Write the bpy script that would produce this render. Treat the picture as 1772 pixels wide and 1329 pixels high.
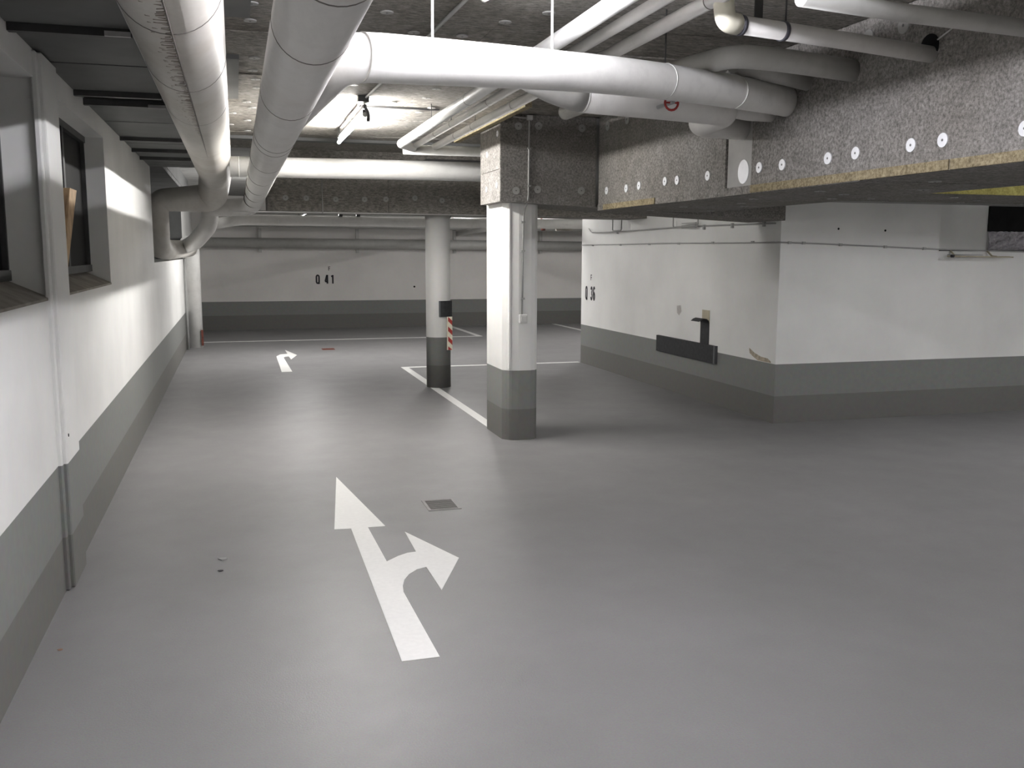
import bpy, bmesh, math, random
from mathutils import Vector, Matrix
random.seed(7)
S = bpy.context.scene
for o in list(bpy.data.objects):
    bpy.data.objects.remove(o)
C = S.collection

# ---------------------------------------------------------------- camera, world, exposure
FOC, YAW, PITCH, ROLL = 1618.0, 0.28557, 0.13883, 0.00315
cy_, sy_ = math.cos(YAW), math.sin(YAW)
cp, sp = math.cos(PITCH), math.sin(PITCH)
cr, sr = math.cos(ROLL), math.sin(ROLL)
M = (Matrix(((cr, -sr, 0), (sr, cr, 0), (0, 0, 1))) @ Matrix(((1, 0, 0), (0, cp, -sp), (0, sp, cp)))
     @ Matrix(((1, 0, 0), (0, 0, -1), (0, 1, 0))) @ Matrix(((cy_, -sy_, 0), (sy_, cy_, 0), (0, 0, 1))))
cam_data = bpy.data.cameras.new('camera')
cam = bpy.data.objects.new('camera', cam_data)
C.objects.link(cam)
rx, dn, fw = M[0], M[1], M[2]
R3 = Matrix(((rx[0], -dn[0], -fw[0]), (rx[1], -dn[1], -fw[1]), (rx[2], -dn[2], -fw[2])))
cam.matrix_world = Matrix.Translation((0, 0, 1.6)) @ R3.to_4x4()
cam_data.sensor_width = 36.0
cam_data.lens = FOC / 1772 * 36
cam_data.clip_start = 0.02
S.camera = cam

world = bpy.data.worlds.new('world')
S.world = world
world.use_nodes = True
world.node_tree.nodes['Background'].inputs[0].default_value = (0.5, 0.5, 0.52, 1)
world.node_tree.nodes['Background'].inputs[1].default_value = 0.0
S.view_settings.view_transform = 'Standard'
S.view_settings.look = 'None'
S.view_settings.exposure = 2.65
S.view_settings.gamma = 1.0
S.view_settings.use_curve_mapping = False
LAMP = 55.0          # emission of the fluorescent tubes

# ---------------------------------------------------------------- materials
def new_mat(name):
    m = bpy.data.materials.new(name); m.use_nodes = True
    nt = m.node_tree; b = nt.nodes['Principled BSDF']
    return m, nt, b

def add(nt, kind, **kw):
    n = nt.nodes.new(kind)
    for k, v in kw.items():
        setattr(n, k, v)
    return n

def noise(nt, scale, detail=3, rough=.5, coord='Object', stretch=None):
    tc = add(nt, 'ShaderNodeTexCoord')
    n = add(nt, 'ShaderNodeTexNoise')
    n.inputs['Scale'].default_value = scale
    n.inputs['Detail'].default_value = detail
    n.inputs['Roughness'].default_value = rough
    if stretch:
        mp = add(nt, 'ShaderNodeMapping')
        mp.inputs['Scale'].default_value = stretch
        nt.links.new(tc.outputs[coord], mp.inputs[0]); nt.links.new(mp.outputs[0], n.inputs['Vector'])
    else:
        nt.links.new(tc.outputs[coord], n.inputs['Vector'])
    return n

def ramp(nt, src, stops, interp='LINEAR'):
    r = add(nt, 'ShaderNodeValToRGB')
    r.color_ramp.interpolation = interp
    e = r.color_ramp.elements
    while len(e) < len(stops): e.new(0.5)
    for i, (p, c) in enumerate(stops):
        e[i].position = p; e[i].color = (*c, 1) if len(c) == 3 else c
    nt.links.new(src, r.inputs[0])
    return r

def mix(nt, fac, a, b, mode='MIX'):
    m = add(nt, 'ShaderNodeMix', data_type='RGBA', blend_type=mode)
    for sock, v in ((m.inputs['Factor'], fac), (m.inputs['A'], a), (m.inputs['B'], b)):
        if hasattr(v, 'is_linked') or hasattr(v, 'links'):
            nt.links.new(v, sock)
        elif isinstance(v, (int, float)):
            sock.default_value = v
        else:
            sock.default_value = (*v, 1)
    return m.outputs['Result']

def bump(nt, b, src, strength, dist=.01):
    bp = add(nt, 'ShaderNodeBump')
    bp.inputs['Strength'].default_value = strength
    bp.inputs['Distance'].default_value = dist
    nt.links.new(src, bp.inputs['Height']); nt.links.new(bp.outputs[0], b.inputs['Normal'])

def simple(name, col, rough=.6, metal=0.0, var=.12, scale=9, bmp=0.0):
    m, nt, b = new_mat(name)
    n = noise(nt, scale, 4)
    lo = tuple(c * (1 - var) for c in col); hi = tuple(min(1, c * (1 + var)) for c in col)
    r = ramp(nt, n.outputs[0], [(.3, lo), (.7, hi)])
    nt.links.new(r.outputs[0], b.inputs['Base Color'])
    b.inputs['Roughness'].default_value = rough
    b.inputs['Metallic'].default_value = metal
    if bmp: bump(nt, b, n.outputs[0], bmp)
    return m

WHITE, BAND, BAND_LOW = (.82, .82, .80), (.205, .21, .20), (.145, .142, .132)

def wall_paint(name, z1, z2, white=WHITE, stains=.12):
    """white paint above a two tone grey painted plinth (colour steps at heights z2 and z1)"""
    m, nt, b = new_mat(name)
    geo = add(nt, 'ShaderNodeNewGeometry')
    sep = add(nt, 'ShaderNodeSeparateXYZ'); nt.links.new(geo.outputs['Position'], sep.inputs[0])
    n = noise(nt, 1.3, 5); n2 = noise(nt, 22, 4)
    w = ramp(nt, n.outputs[0], [(.3, tuple(c * (1 - stains) for c in white)), (.65, white)])
    w2 = mix(nt, .10, w.outputs[0], n2.outputs[1], 'OVERLAY')
    def gt(v):
        g = add(nt, 'ShaderNodeMath', operation='GREATER_THAN'); g.inputs[1].default_value = v
        nt.links.new(sep.outputs[2], g.inputs[0]); return g.outputs[0]
    low = mix(nt, gt(z2), BAND_LOW, BAND)
    low2 = mix(nt, .15, low, n2.outputs[1], 'OVERLAY')
    full = mix(nt, gt(z1), low2, w2)
    nt.links.new(full, b.inputs['Base Color'])
    b.inputs['Roughness'].default_value = .62
    bump(nt, b, n2.outputs[0], .08, .004)
    return m

MAT = {}
MAT['wall_left'] = wall_paint('white paint over grey plinth left', .608, .262)
MAT['wall_right'] = wall_paint('white paint over grey plinth right', .568, .262)
MAT['wall_far'] = wall_paint('white paint over grey plinth far', .588, .30, white=(.74, .72, .695))
MAT['pillar'] = wall_paint('white paint over grey plinth pillar', .606, .27, white=(.78, .78, .76))

def floor_mat():
    m, nt, b = new_mat('grey epoxy floor coating')
    n = noise(nt, .9, 5, .6); n2 = noise(nt, 140, 2); n3 = noise(nt, 3.5, 6, .7)
    r = ramp(nt, n.outputs[0], [(.25, (.205, .203, .203)), (.75, (.25, .247, .249))])
    c = mix(nt, .18, r.outputs[0], n2.outputs[1], 'OVERLAY')
    nt.links.new(c, b.inputs['Base Color'])
    rr = add(nt, 'ShaderNodeMapRange'); rr.inputs['To Min'].default_value = .36; rr.inputs['To Max'].default_value = .56
    nt.links.new(n3.outputs[0], rr.inputs[0]); nt.links.new(rr.outputs[0], b.inputs['Roughness'])
    bump(nt, b, n2.outputs[0], .25, .002)
    return m
MAT['floor'] = floor_mat()

def wood_wool(name, dark, light, stretch=(1, 1, 1)):
    m, nt, b = new_mat(name)
    n = noise(nt, 60, 6, .8, stretch=stretch); n2 = noise(nt, 1.1, 3); n3 = noise(nt, 14, 5, .8)
    r = ramp(nt, n.outputs[0], [(.36, dark), (.62, light)])
    r3 = ramp(nt, n3.outputs[0], [(.30, (.60, .60, .60)), (.7, (1, 1, 1))])
    c = mix(nt, 1.0, r.outputs[0], r3.outputs[0], 'MULTIPLY')
    r2 = ramp(nt, n2.outputs[0], [(.3, (.78, .76, .72)), (.7, (1, 1, 1))])
    c = mix(nt, 1.0, c, r2.outputs[0], 'MULTIPLY')
    nt.links.new(c, b.inputs['Base Color'])
    b.inputs['Roughness'].default_value = .95
    b.inputs['Specular IOR Level'].default_value = .15
    bump(nt, b, n.outputs[0], .9, .006)
    return m
MAT['wool'] = wood_wool('grey wood wool insulation', (.15, .145, .135), (.46, .44, .42), (1, 1, 1))
MAT['wool_ceiling'] = wood_wool('grey wood wool ceiling', (.16, .155, .145), (.48, .455, .42), (.35, 1, 1))
MAT['wool_edge'] = wood_wool('tan wood wool edge', (.20, .16, .09), (.52, .45, .30))
MAT['wool_yellow'] = wood_wool('yellow wood wool edge', (.28, .25, .07), (.55, .50, .18))
MAT['concrete'] = simple('raw grey concrete', (.30, .30, .285), .85, var=.14, scale=4, bmp=.15)
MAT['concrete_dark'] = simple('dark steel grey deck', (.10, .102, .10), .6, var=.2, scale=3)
MAT['sill'] = simple('brown grey mortar sill', (.27, .25, .22), .9, var=.25, scale=8, bmp=.3)
MAT['dark'] = simple('black glass', (.008, .008, .008), .6, var=.3)
MAT['dark'].node_tree.nodes['Principled BSDF'].inputs['Specular IOR Level'].default_value = .15
MAT['black'] = simple('black foam', (.028, .029, .031), .75, var=.25, scale=30)
MAT['rubber_grey'] = simple('grey foam edge', (.11, .115, .12), .7)
MAT['steel'] = simple('galvanised steel', (.42, .42, .42), .4, .7, var=.2, scale=20)
MAT['steel_dark'] = simple('dark steel', (.07, .07, .07), .5, .5, var=.2)
MAT['plastic_white'] = simple('white plastic', (.60, .60, .58), .4, var=.04)
MAT['plastic_grey'] = simple('grey plastic conduit', (.36, .36, .35), .5, var=.06)
MAT['washer'] = simple('white plastic washer', (.74, .75, .77), .5, var=.08)
MAT['washer_dim'] = simple('grey plastic washer', (.36, .355, .34), .6, var=.12)  # greyer copy of the washer plastic
MAT['screw'] = simple('screw head', (.12, .12, .12), .5)
MAT['paint'] = simple('white road paint', (.82, .82, .80), .55, var=.03, scale=40)
MAT['ink'] = simple('black stencil paint', (.03, .028, .035), .7)
MAT['ink_faint'] = simple('faded stencil paint', (.12, .11, .11), .7)
MAT['red'] = simple('red paint', (.35, .03, .025), .55)
MAT['hazard_white'] = simple('cream white film', (.72, .68, .55), .5)
MAT['rust'] = simple('red brown rust', (.16, .05, .035), .8, var=.35, scale=30)
MAT['wood'] = simple('raw pine', (.50, .34, .19), .7, var=.2, scale=14)
MAT['grate'] = simple('cast grate', (.13, .12, .12), .45, .4)
MAT['drain_rim'] = simple('grey drain rim', (.26, .25, .25), .5, .3)
MAT['clamp'] = simple('grey clamp band', (.10, .10, .12), .45, .4)
MAT['paper'] = simple('pale scrap', (.33, .33, .325), .7)
MAT['orange'] = simple('orange scrap', (.30, .17, .12), .7)
MAT['plaster'] = simple('grey plaster patch', (.36, .355, .34), .9, var=.12, scale=6, bmp=.1)
MAT['tape'] = simple('tan tape', (.50, .45, .33), .6)
MAT['foil'] = simple('crumpled silver foil', (.88, .86, .90), .25, .35, var=.1, scale=10)
MAT['pipe_cream'] = simple('cream elbow', (.68, .66, .55), .45, var=.05)

def pipe_mat(name, col, dirt, rough=.42):
    m, nt, b = new_mat(name)
    n = noise(nt, 2.2, 6, .65); n2 = noise(nt, 9, 5, .7, stretch=(1, .3, 1))
    r = ramp(nt, n.outputs[0], [(.28, dirt), (.55, col)])
    r2 = ramp(nt, n2.outputs[0], [(.32, tuple(c * .82 for c in col)), (.52, col)])
    c = mix(nt, .5, r.outputs[0], r2.outputs[0])
    nt.links.new(c, b.inputs['Base Color'])
    b.inputs['Roughness'].default_value = rough
    return m
MAT['pipe'] = pipe_mat('light grey pvc jacket', (.68, .67, .65), (.55, .52, .48))
MAT['pipe_dirty'] = pipe_mat('dusty pvc jacket', (.60, .58, .54), (.43, .38, .31), .5)
MAT['pipe_white'] = pipe_mat('white pvc jacket', (.74, .74, .72), (.62, .60, .57), .4)
MAT['pipe_grey'] = pipe_mat('grey pvc jacket', (.48, .48, .46), (.36, .35, .32), .45)
MAT['seam'] = simple('dark jacket seam', (.16, .145, .13), .6)
MAT['stitch'] = simple('dark staple', (.22, .18, .145), .6)

def emit(name, strength, col=(1.0, .985, .96)):
    m, nt, b = new_mat(name)
    b.inputs['Base Color'].default_value = (.8, .8, .8, 1)
    b.inputs['Emission Color'].default_value = (*col, 1)
    b.inputs['Emission Strength'].default_value = strength
    return m
MAT['tube_near'] = emit('lit cool white tube', LAMP, (.95, .94, 1.0))
MAT['tube'] = emit('lit warm white tube', LAMP, (1.0, .975, .96))
MAT['tube_bright'] = emit('lit bright tube', LAMP * 1.25, (1.0, .975, .95))

# ---------------------------------------------------------------- mesh helpers
def link(name, me, parent=None):
    o = bpy.data.objects.new(name, me); C.objects.link(o)
    if parent is not None: o.parent = parent
    return o

def finish(name, bm, mat, parent=None, smooth=False):
    me = bpy.data.meshes.new(name)
    bmesh.ops.recalc_face_normals(bm, faces=bm.faces[:])
    bm.to_mesh(me); bm.free()
    for m in (mat if isinstance(mat, (list, tuple)) else [mat]):
        me.materials.append(MAT[m] if isinstance(m, str) else m)
    if smooth:
        for p in me.polygons: p.use_smooth = True
    return link(name, me, parent)

def hexa(bm, c):
    """8 corners: bottom 4 (ccw) then top 4"""
    v = [bm.verts.new(p) for p in c]
    fs = [(0, 3, 2, 1), (4, 5, 6, 7), (0, 1, 5, 4), (1, 2, 6, 5), (2, 3, 7, 6), (3, 0, 4, 7)]
    return [bm.faces.new([v[i] for i in f]) for f in fs]

def box(bm, x0, x1, y0, y1, z0, z1):
    return hexa(bm, [(x0, y0, z0), (x1, y0, z0), (x1, y1, z0), (x0, y1, z0), (x0, y0, z1), (x1, y0, z1), (x1, y1, z1), (x0, y1, z1)])

def bevel(bm, w, seg=2):
    bmesh.ops.bevel(bm, geom=bm.edges[:], offset=w, segments=seg, affect='EDGES', profile=.5)

def boxes(name, lst, mat, parent=None, bev=0):
    bm = bmesh.new()
    for b in lst: box(bm, *b)
    if bev: bevel(bm, bev)
    return finish(name, bm, mat, parent)

def prism(bm, pts, z0, z1):
    lo = [bm.verts.new((x, y, z0)) for x, y in pts]; hi = [bm.verts.new((x, y, z1)) for x, y in pts]
    bm.faces.new(lo[::-1]); bm.faces.new(hi)
    n = len(pts)
    for i in range(n): bm.faces.new((lo[i], lo[(i + 1) % n], hi[(i + 1) % n], hi[i]))

def fillet(pts, rad, seg=6):
    """round the corners of a polyline; pts are Vectors, rad one value or one per corner"""
    pts = [Vector(p) for p in pts]
    out = [pts[0]]
    for i in range(1, len(pts) - 1):
        r = rad[i - 1] if isinstance(rad, (list, tuple)) else rad
        a, b, c = pts[i - 1], pts[i], pts[i + 1]
        u, v = (a - b), (c - b)
        r1 = min(r, u.length * .49, v.length * .49)
        p, q = b + u.normalized() * r1, b + v.normalized() * r1
        for k in range(seg + 1):
            t = k / seg
            out.append(p * (1 - t) ** 2 + b * 2 * t * (1 - t) + q * t * t)
    out.append(pts[-1])
    return out

def tube(bm, path, rad, n=28, cap=True):
    path = [Vector(p) for p in path]
    L = [0]
    for i in range(1, len(path)): L.append(L[-1] + (path[i] - path[i - 1]).length)
    def r_at(i):
        if callable(rad): return rad(L[i] / L[-1])
        return rad
    rings = []
    t0 = (path[1] - path[0]).normalized()
    up = Vector((0, 0, 1)) if abs(t0.z) < .9 else Vector((1, 0, 0))
    nrm = (up - t0 * up.dot(t0)).normalized()
    for i, p in enumerate(path):
        if i == 0: t = t0
        elif i == len(path) - 1: t = (path[i] - path[i - 1]).normalized()
        else: t = ((path[i + 1] - path[i]).normalized() + (path[i] - path[i - 1]).normalized()).normalized()
        nrm = (nrm - t * nrm.dot(t)).normalized()
        bi = t.cross(nrm)
        r = r_at(i)
        rings.append([bm.verts.new(p + (nrm * math.cos(a) + bi * math.sin(a)) * r) for a in [2 * math.pi * k / n for k in range(n)]])
    for a, b in zip(rings, rings[1:]):
        for k in range(n): bm.faces.new((a[k], a[(k + 1) % n], b[(k + 1) % n], b[k]))
    if cap:
        bm.faces.new(rings[0][::-1]); bm.faces.new(rings[-1])

def smooth_except_caps(o):
    for p in o.data.polygons: p.use_smooth = len(p.vertices) == 4

def pipe(name, path, rad, mat, parent=None, n=28):
    bm = bmesh.new(); tube(bm, path, rad, n)
    o = finish(name, bm, mat, parent); smooth_except_caps(o); return o

def ring(name, p, d, r, w, mat, parent, n=28):
    p = Vector(p); d = Vector(d).normalized()
    return pipe(name, [p - d * w / 2, p + d * w / 2], r, mat, parent, n)

def thing(name, label, cat, loc=(0, 0, 0), group=None):
    o = bpy.data.objects.new(name, None); C.objects.link(o)
    o.location = loc; o.empty_display_size = .1
    o['label'] = label; o['category'] = cat
    if group: o['group'] = group
    return o

def tag(o, label, cat, group=None):
    o['label'] = label; o['category'] = cat
    if group: o['group'] = group
    return o

def struct(o, label=None, cat=None):
    o['kind'] = 'structure'
    if label: o['label'] = label
    if cat: o['category'] = cat
    return o

def keep(o, root):
    """parent a mesh built in world coordinates under a root that stands elsewhere"""
    o.parent = root
    o.matrix_parent_inverse = Matrix.Translation(root.location).inverted()
    return o

# ================================================================ SETTING
CEIL = 2.72
floor = boxes('floor', [(-1.6, 12.2, -4.2, 20.7, -.2, 0)], 'floor')
struct(floor, 'seamless mid grey coated garage floor', 'floor')

# left wall with two deep openings, a raised ledge recess behind the pipe bends
LX, LB = -.83, -1.25
bm = bmesh.new()
for b in [(LB, LX, -4.2, 20.7, 0, 1.385), (LB, LX, -4.2, 2.9, 1.385, CEIL + .05), (LB, LX, 4.74, 5.25, 1.385, 2.365),
          (LB, LX, 7.0, 10.7, 1.385, CEIL + .05), (LB, LX, 2.9, 7.0, 2.365, CEIL + .05),
          (LB, LX, 10.7, 16.45, 1.385, 1.49), (LB, LX, 16.45, 20.7, 1.385, CEIL + .05),
          (LB - .1, LB, 2.7, 7.2, 1.2, CEIL + .05)]:
    box(bm, *b)
wall_left = struct(finish('wall_left', bm, 'wall_left'), 'white left wall with grey painted plinth and deep window recesses', 'wall')
# shallow pilaster that stands proud of the wall
bm = bmesh.new(); box(bm, LX - .01, -.795, 4.74, 5.09, 0, 2.48)
box(bm, LX - .01, -.812, 4.70, 4.74, .0, 2.48)
bevel(bm, .006, 1)
finish('pilaster', bm, 'wall_left', wall_left)
boxes('recess_back', [(LB - .15, LB, 10.5, 16.6, 1.385, CEIL + .05), (LB, LX, 16.43, 16.452, 1.49, CEIL + .05)], 'concrete_dark', wall_left)
# sloped sills
for (y0, y1) in ((2.9, 4.74), (5.25, 7.0)):
    bm = bmesh.new()
    hexa(bm, [(-1.05, y0, 1.38), (LX + .004, y0, 1.38), (LX + .004, y1, 1.38), (-1.05, y1, 1.38),
              (-1.05, y0, 1.495), (LX + .004, y0, 1.392), (LX + .004, y1, 1.392), (-1.05, y1, 1.495)])
    finish('window_sill', bm, 'sill', wall_left)
# dark window leaves set at the back of the openings
def window(i, xb, y0, y1, lab):
    w = boxes('window_%d' % i, [(xb - .03, xb - .02, y0, y1, 1.48, 2.38)], 'dark')
    struct(w, lab, 'window')
    for b in ((xb - .02, xb + .012, y0, y1, 1.47, 1.515), (xb - .02, xb + .012, y0, y1, 2.325, 2.38),
              (xb - .02, xb + .01, y0, y0 + .045, 1.515, 2.325), (xb - .02, xb + .005, y1 - .02, y1, 1.515, 2.325),
              (xb - .02, xb + .01, (y0 + y1) / 2 - .03, (y0 + y1) / 2 + .03, 1.515, 2.325)):
        boxes('window_frame', [b], 'steel_dark', w)
window(1, -.99, 2.9, 4.74, 'dark window in the nearer recess of the left wall')
window(2, -.955, 5.25, 7.0, 'dark window in the second recess, plank leaning in front')
boxes('sill_rail', [(-.985, -.95, 2.95, 4.60, 1.497, 1.52)], 'concrete_dark', wall_left)

# far wall, back wall, outer right wall
struct(boxes('wall_far', [(-1.4, 12.2, 20.3, 20.7, 0, CEIL + .05)], 'wall_far'), 'long off-white far wall above a grey plinth', 'wall')
struct(boxes('wall_back', [(-1.4, 12.2, -4.2, -4.0, 0, CEIL + .05)], 'wall_left'))
struct(boxes('wall_outer', [(12.0, 12.2, -4.0, 20.3, 0, CEIL + .05)], 'wall_right'))

# white core on the right: side wall (faces -X), front wall (faces the camera) with a high niche
RX, RY = 4.86, 7.72
bm = bmesh.new()
for b in [(RX, RX + .25, RY, 12.95, 0, CEIL), (RX + .25, 12.0, RY, RY + .5, 0, 1.645), (RX + .25, 6.63, RY, RY + .5, 1.645, CEIL),
          (6.63, 8.6, RY + .18, RY + .5, 1.645, CEIL), (8.6, 12.0, RY, RY + .5, 1.645, CEIL), (6.63, 8.6, RY, RY + .5, 2.10, CEIL),
          (RX + .25, 12.0, 12.7, 12.95, 0, CEIL)]:
    box(bm, *b)
wall_right = struct(finish('wall_right', bm, 'wall_right'), 'white wall block on the right with corner, high niche and grey plinth', 'wall')
boxes('dark_opening', [(7.36, 7.83, RY + .165, RY + .185, 1.835, 2.09)], 'dark', wall_right)
# crumpled foil sheet in the niche
bm = bmesh.new()
NX, NZ = 26, 12
vs = [[bm.verts.new((7.36 + .47 * i / NX, RY + .15 + random.uniform(-.012, .012) + .01 * math.sin(i * 1.3), 1.65 + .185 * j / NZ + random.uniform(-.004, .004)))
       for j in range(NZ + 1)] for i in range(NX + 1)]
for i in range(NX):
    for j in range(NZ): bm.faces.new((vs[i][j], vs[i + 1][j], vs[i + 1][j + 1], vs[i][j + 1]))
bmesh.ops.solidify(bm, geom=bm.faces[:], thickness=.002)
tag(finish('foil_sheet', bm, 'foil'), 'crumpled silver foil sheet standing in the high niche of the right wall', 'foil')

# ceiling: slab plus individually laid wood wool boards
ceiling = struct(boxes('ceiling', [(-.37, 12.2, -4.2, 20.7, CEIL + .03, CEIL + .25), (-.7, -.37, 10.7, 20.7, CEIL + .03, CEIL + .25), (-1.6, -.7, 16.5, 20.7, CEIL + .03, CEIL + .25)], 'concrete'), 'ceiling lined with dark wood wool boards', 'ceiling')
rows = 0
bw, bl = .60, 1.65
y = .35
while y < 10.65:
    y1 = min(y + bw, 10.69)
    off = 0 if rows % 2 else -.82
    x = -.36 + off
    while x < 2.93:
        xa, xb = max(x, -.36), min(x + bl, 2.94)
        if xb - xa > .05:
            dz = random.uniform(-.006, .004)
            boxes('insulation_board', [(xa + .003, xb - .003, y + .003, y1 - .003, CEIL + dz, CEIL + .04)], 'wool_ceiling', ceiling)
        x += bl
    y += bw; rows += 1
# dark tone stands in for shade where boards are missing between the two big pipes
boxes('recess_shade', [(-.02, .105, 3.95, 4.75, CEIL - .03, CEIL)], 'concrete_dark', ceiling)
boxes('recess_shade', [(-.03, .06, 5.75, 7.2, CEIL - .03, CEIL)], 'concrete_dark', ceiling)
# cross joint strip on ceiling past lamp
boxes('ceiling_strip', [(.95, 1.58, 7.42, 7.45, CEIL - .012, CEIL)], 'steel_dark', ceiling)
boxes('ceiling_joint', [(-.36, 2.9, 9.62, 9.75, CEIL - .03, CEIL)], 'concrete_dark', ceiling)

washer_bm = bmesh.new()
tube(washer_bm, [(0, 0, -.002), (0, 0, .004)], .031, 14)
tube(washer_bm, [(0, 0, .003), (0, 0, .0055)], .006, 6)
me_w = bpy.data.meshes.new('washer'); bmesh.ops.recalc_face_normals(washer_bm, faces=washer_bm.faces[:]); washer_bm.to_mesh(me_w)
me_w.materials.append(MAT['washer']); me_w.materials.append(MAT['screw'])
for p in me_w.polygons[-8:]: p.material_index = 1
me_wd = me_w.copy(); me_wd.materials[0] = MAT['washer_dim']
def washer(p, d, parent, dim=False, s=1.0):
    o = link('washer', me_wd if dim else me_w, parent)
    q = Vector((0, 0, 1)).rotation_difference(Vector(d))
    o.rotation_mode = 'QUATERNION'; o.rotation_quaternion = q
    o.location = Vector(p) - (parent.location if parent.type == 'EMPTY' else Vector((0, 0, 0)))
    o.scale = (s, s, 1)
    return o
for (x, y) in [(0.11, 3.6), (0.111, 4.567), (0.11, 4.897), (0.146, 5.8), (0.143, 6.195), (0.166, 6.49), (0.184, 6.818), (0.03, 7.104), (0.123, 7.477), (0.165, 7.756),
               (0.02, 8.1), (.14, 8.5), (.0, 8.8), (.15, 9.2),
               (0.914, 4.911), (0.72, 4.545), (1.168, 4.912), (1.3, 4.565), (1.448, 4.338), (0.80, 6.503), (1.172, 7.175), (1.371, 6.893), (1.361, 6.496),
               (1.50, 7.345), (1.45, 7.6), (2.604, 3.60), (2.80, 3.88), (2.711, 4.796), (1.2, 5.6), (2.0, 5.2), (2.45, 5.9), (2.0, 6.4), (.75, 5.6)]:
    washer((x, y, CEIL - .006), (0, 0, -1), ceiling, dim=True)

# lower precast deck above the left wall, with ribs and rails
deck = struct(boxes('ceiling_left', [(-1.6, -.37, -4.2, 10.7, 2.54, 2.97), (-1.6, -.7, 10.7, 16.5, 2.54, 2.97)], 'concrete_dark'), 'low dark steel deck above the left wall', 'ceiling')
ys = [-1.0, .35, 1.6, 2.9, 4.22, 5.82, 6.2, 8.03, 8.88, 9.6, 10.15, 10.7, 12.2, 13.7, 15.2, 16.5]
for a, b in zip(ys, ys[1:]):
    n = 1 if b - a < .5 else 2
    for k in range(n):
        u, v = a + (b - a) * k / n, a + (b - a) * (k + 1) / n
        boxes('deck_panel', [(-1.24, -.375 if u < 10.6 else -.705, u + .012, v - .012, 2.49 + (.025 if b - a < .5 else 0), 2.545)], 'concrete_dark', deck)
for yy in (4.24, 5.84, 6.19, 8.03, 8.90, 9.62):
    r = boxes('deck_rail', [(-.83, -.372, yy - .012, yy + .03, 2.462, 2.50)], 'steel_dark', deck)
for yy in (4.20, 6.17):
    boxes('rail_clip', [(-.47, -.372, yy - .012, yy + .0, 2.455, 2.475)], 'steel', deck)

# ================================================================ BEAMS
def clad(name, corners, mat, parent):
    bm = bmesh.new(); hexa(bm, corners); return finish(name, bm, mat, parent)

# --- long beam parallel to the left wall (left face at X = 2.95)
beam = thing('insulated_beam', 'long deep ceiling beam clad in grey wood wool, running overhead from the right', 'beam', (2.95, 5.0, 1.97))
zb, zs = 1.958, 2.005
core = keep(boxes('beam_core', [(2.99, 3.91, -4.0, 7.5, 2.0, CEIL + .02)], 'concrete'), beam)
yy = 7.49
edges = [7.49, 5.345, 5.04, 4.161, 2.9, 1.65, .4, -.85, -2.1, -4.0]
for a, b in zip(edges, edges[1:]):
    if (a, b) == (5.345, 5.04):
        continue
    keep(boxes('insulation_board', [(2.95 + random.uniform(0, .003), 2.99, b + .002, a - .002, zs + .001, CEIL + .01)], 'wool', beam), beam)
for a, b in zip([7.49, 6.0, 4.0, 2.0, 0, -2], [6.0, 4.0, 2.0, 0, -2, -4]):
    m_ = 'wool_edge'
    s = keep(boxes('soffit_board', [(2.945, 3.93, b + .002, a - .002, zb + random.uniform(-.002, .002), zs)], 'wool', beam), beam)
for a, b in ((7.35, 6.35), (5.02, 3.4), (3.39, 1.4), (1.39, -1.)):
    e = keep(boxes('soffit_edge', [(2.938, 2.947, b, a, zb + .002, zs - .001)], 'wool_edge', beam), beam)
    e['label'] = 'tan cut edge of the soffit boards'
keep(boxes('insulation_board', [(3.91, 3.95, -4.0, 7.49, zb, CEIL + .01)], 'wool', beam), beam)
for (y, z) in [(3.453, 2.09), (3.653, 2.09), (4.051, 2.094), (4.277, 2.09), (4.701, 2.095), (4.943, 2.1), (5.568, 2.101), (6.008, 2.104), (6.201, 2.11),
               (6.651, 2.11), (6.893, 2.105), (7.299, 2.113), (3.01, 2.085), (2.6, 2.09), (2.1, 2.09)]:
    washer((2.9495, y, z), (-1, 0, 0), beam)
for (y, z) in [(7.3, 2.63), (6.9, 2.63), (4.0, 2.63), (3.75, 2.63)]:
    washer((2.9495, y, z), (-1, 0, 0), beam, dim=True, s=1.2)
for (x, y) in [(3.3, 6.6), (3.7, 6.4), (3.25, 5.5), (3.7, 5.3), (3.2, 4.7), (3.65, 4.4), (3.3, 3.9), (3.75, 3.7), (3.5, 4.9), (3.45, 6.0), (3.3, 7.2), (3.8, 7.1)]:
    washer((x, y, zb - .002), (0, 0, -1), beam, dim=True)
# plastered pier strip with an oval plate
pl = keep(boxes('plaster_strip', [(2.962, 2.99, 5.05, 5.335, zs, CEIL)], 'plaster', beam), beam)
pl['label'] = 'smooth grey plaster strip let into the beam side'
bm = bmesh.new(); tube(bm, [(2.958, 5.14, 2.092), (2.966, 5.14, 2.092)], .062, 26)
for v in bm.verts: v.co.z = 2.092 + (v.co.z - 2.092) * 1.15
e = keep(finish('cover_plate', bm, 'washer'), beam); e['label'] = 'white oval cover plate'

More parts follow.
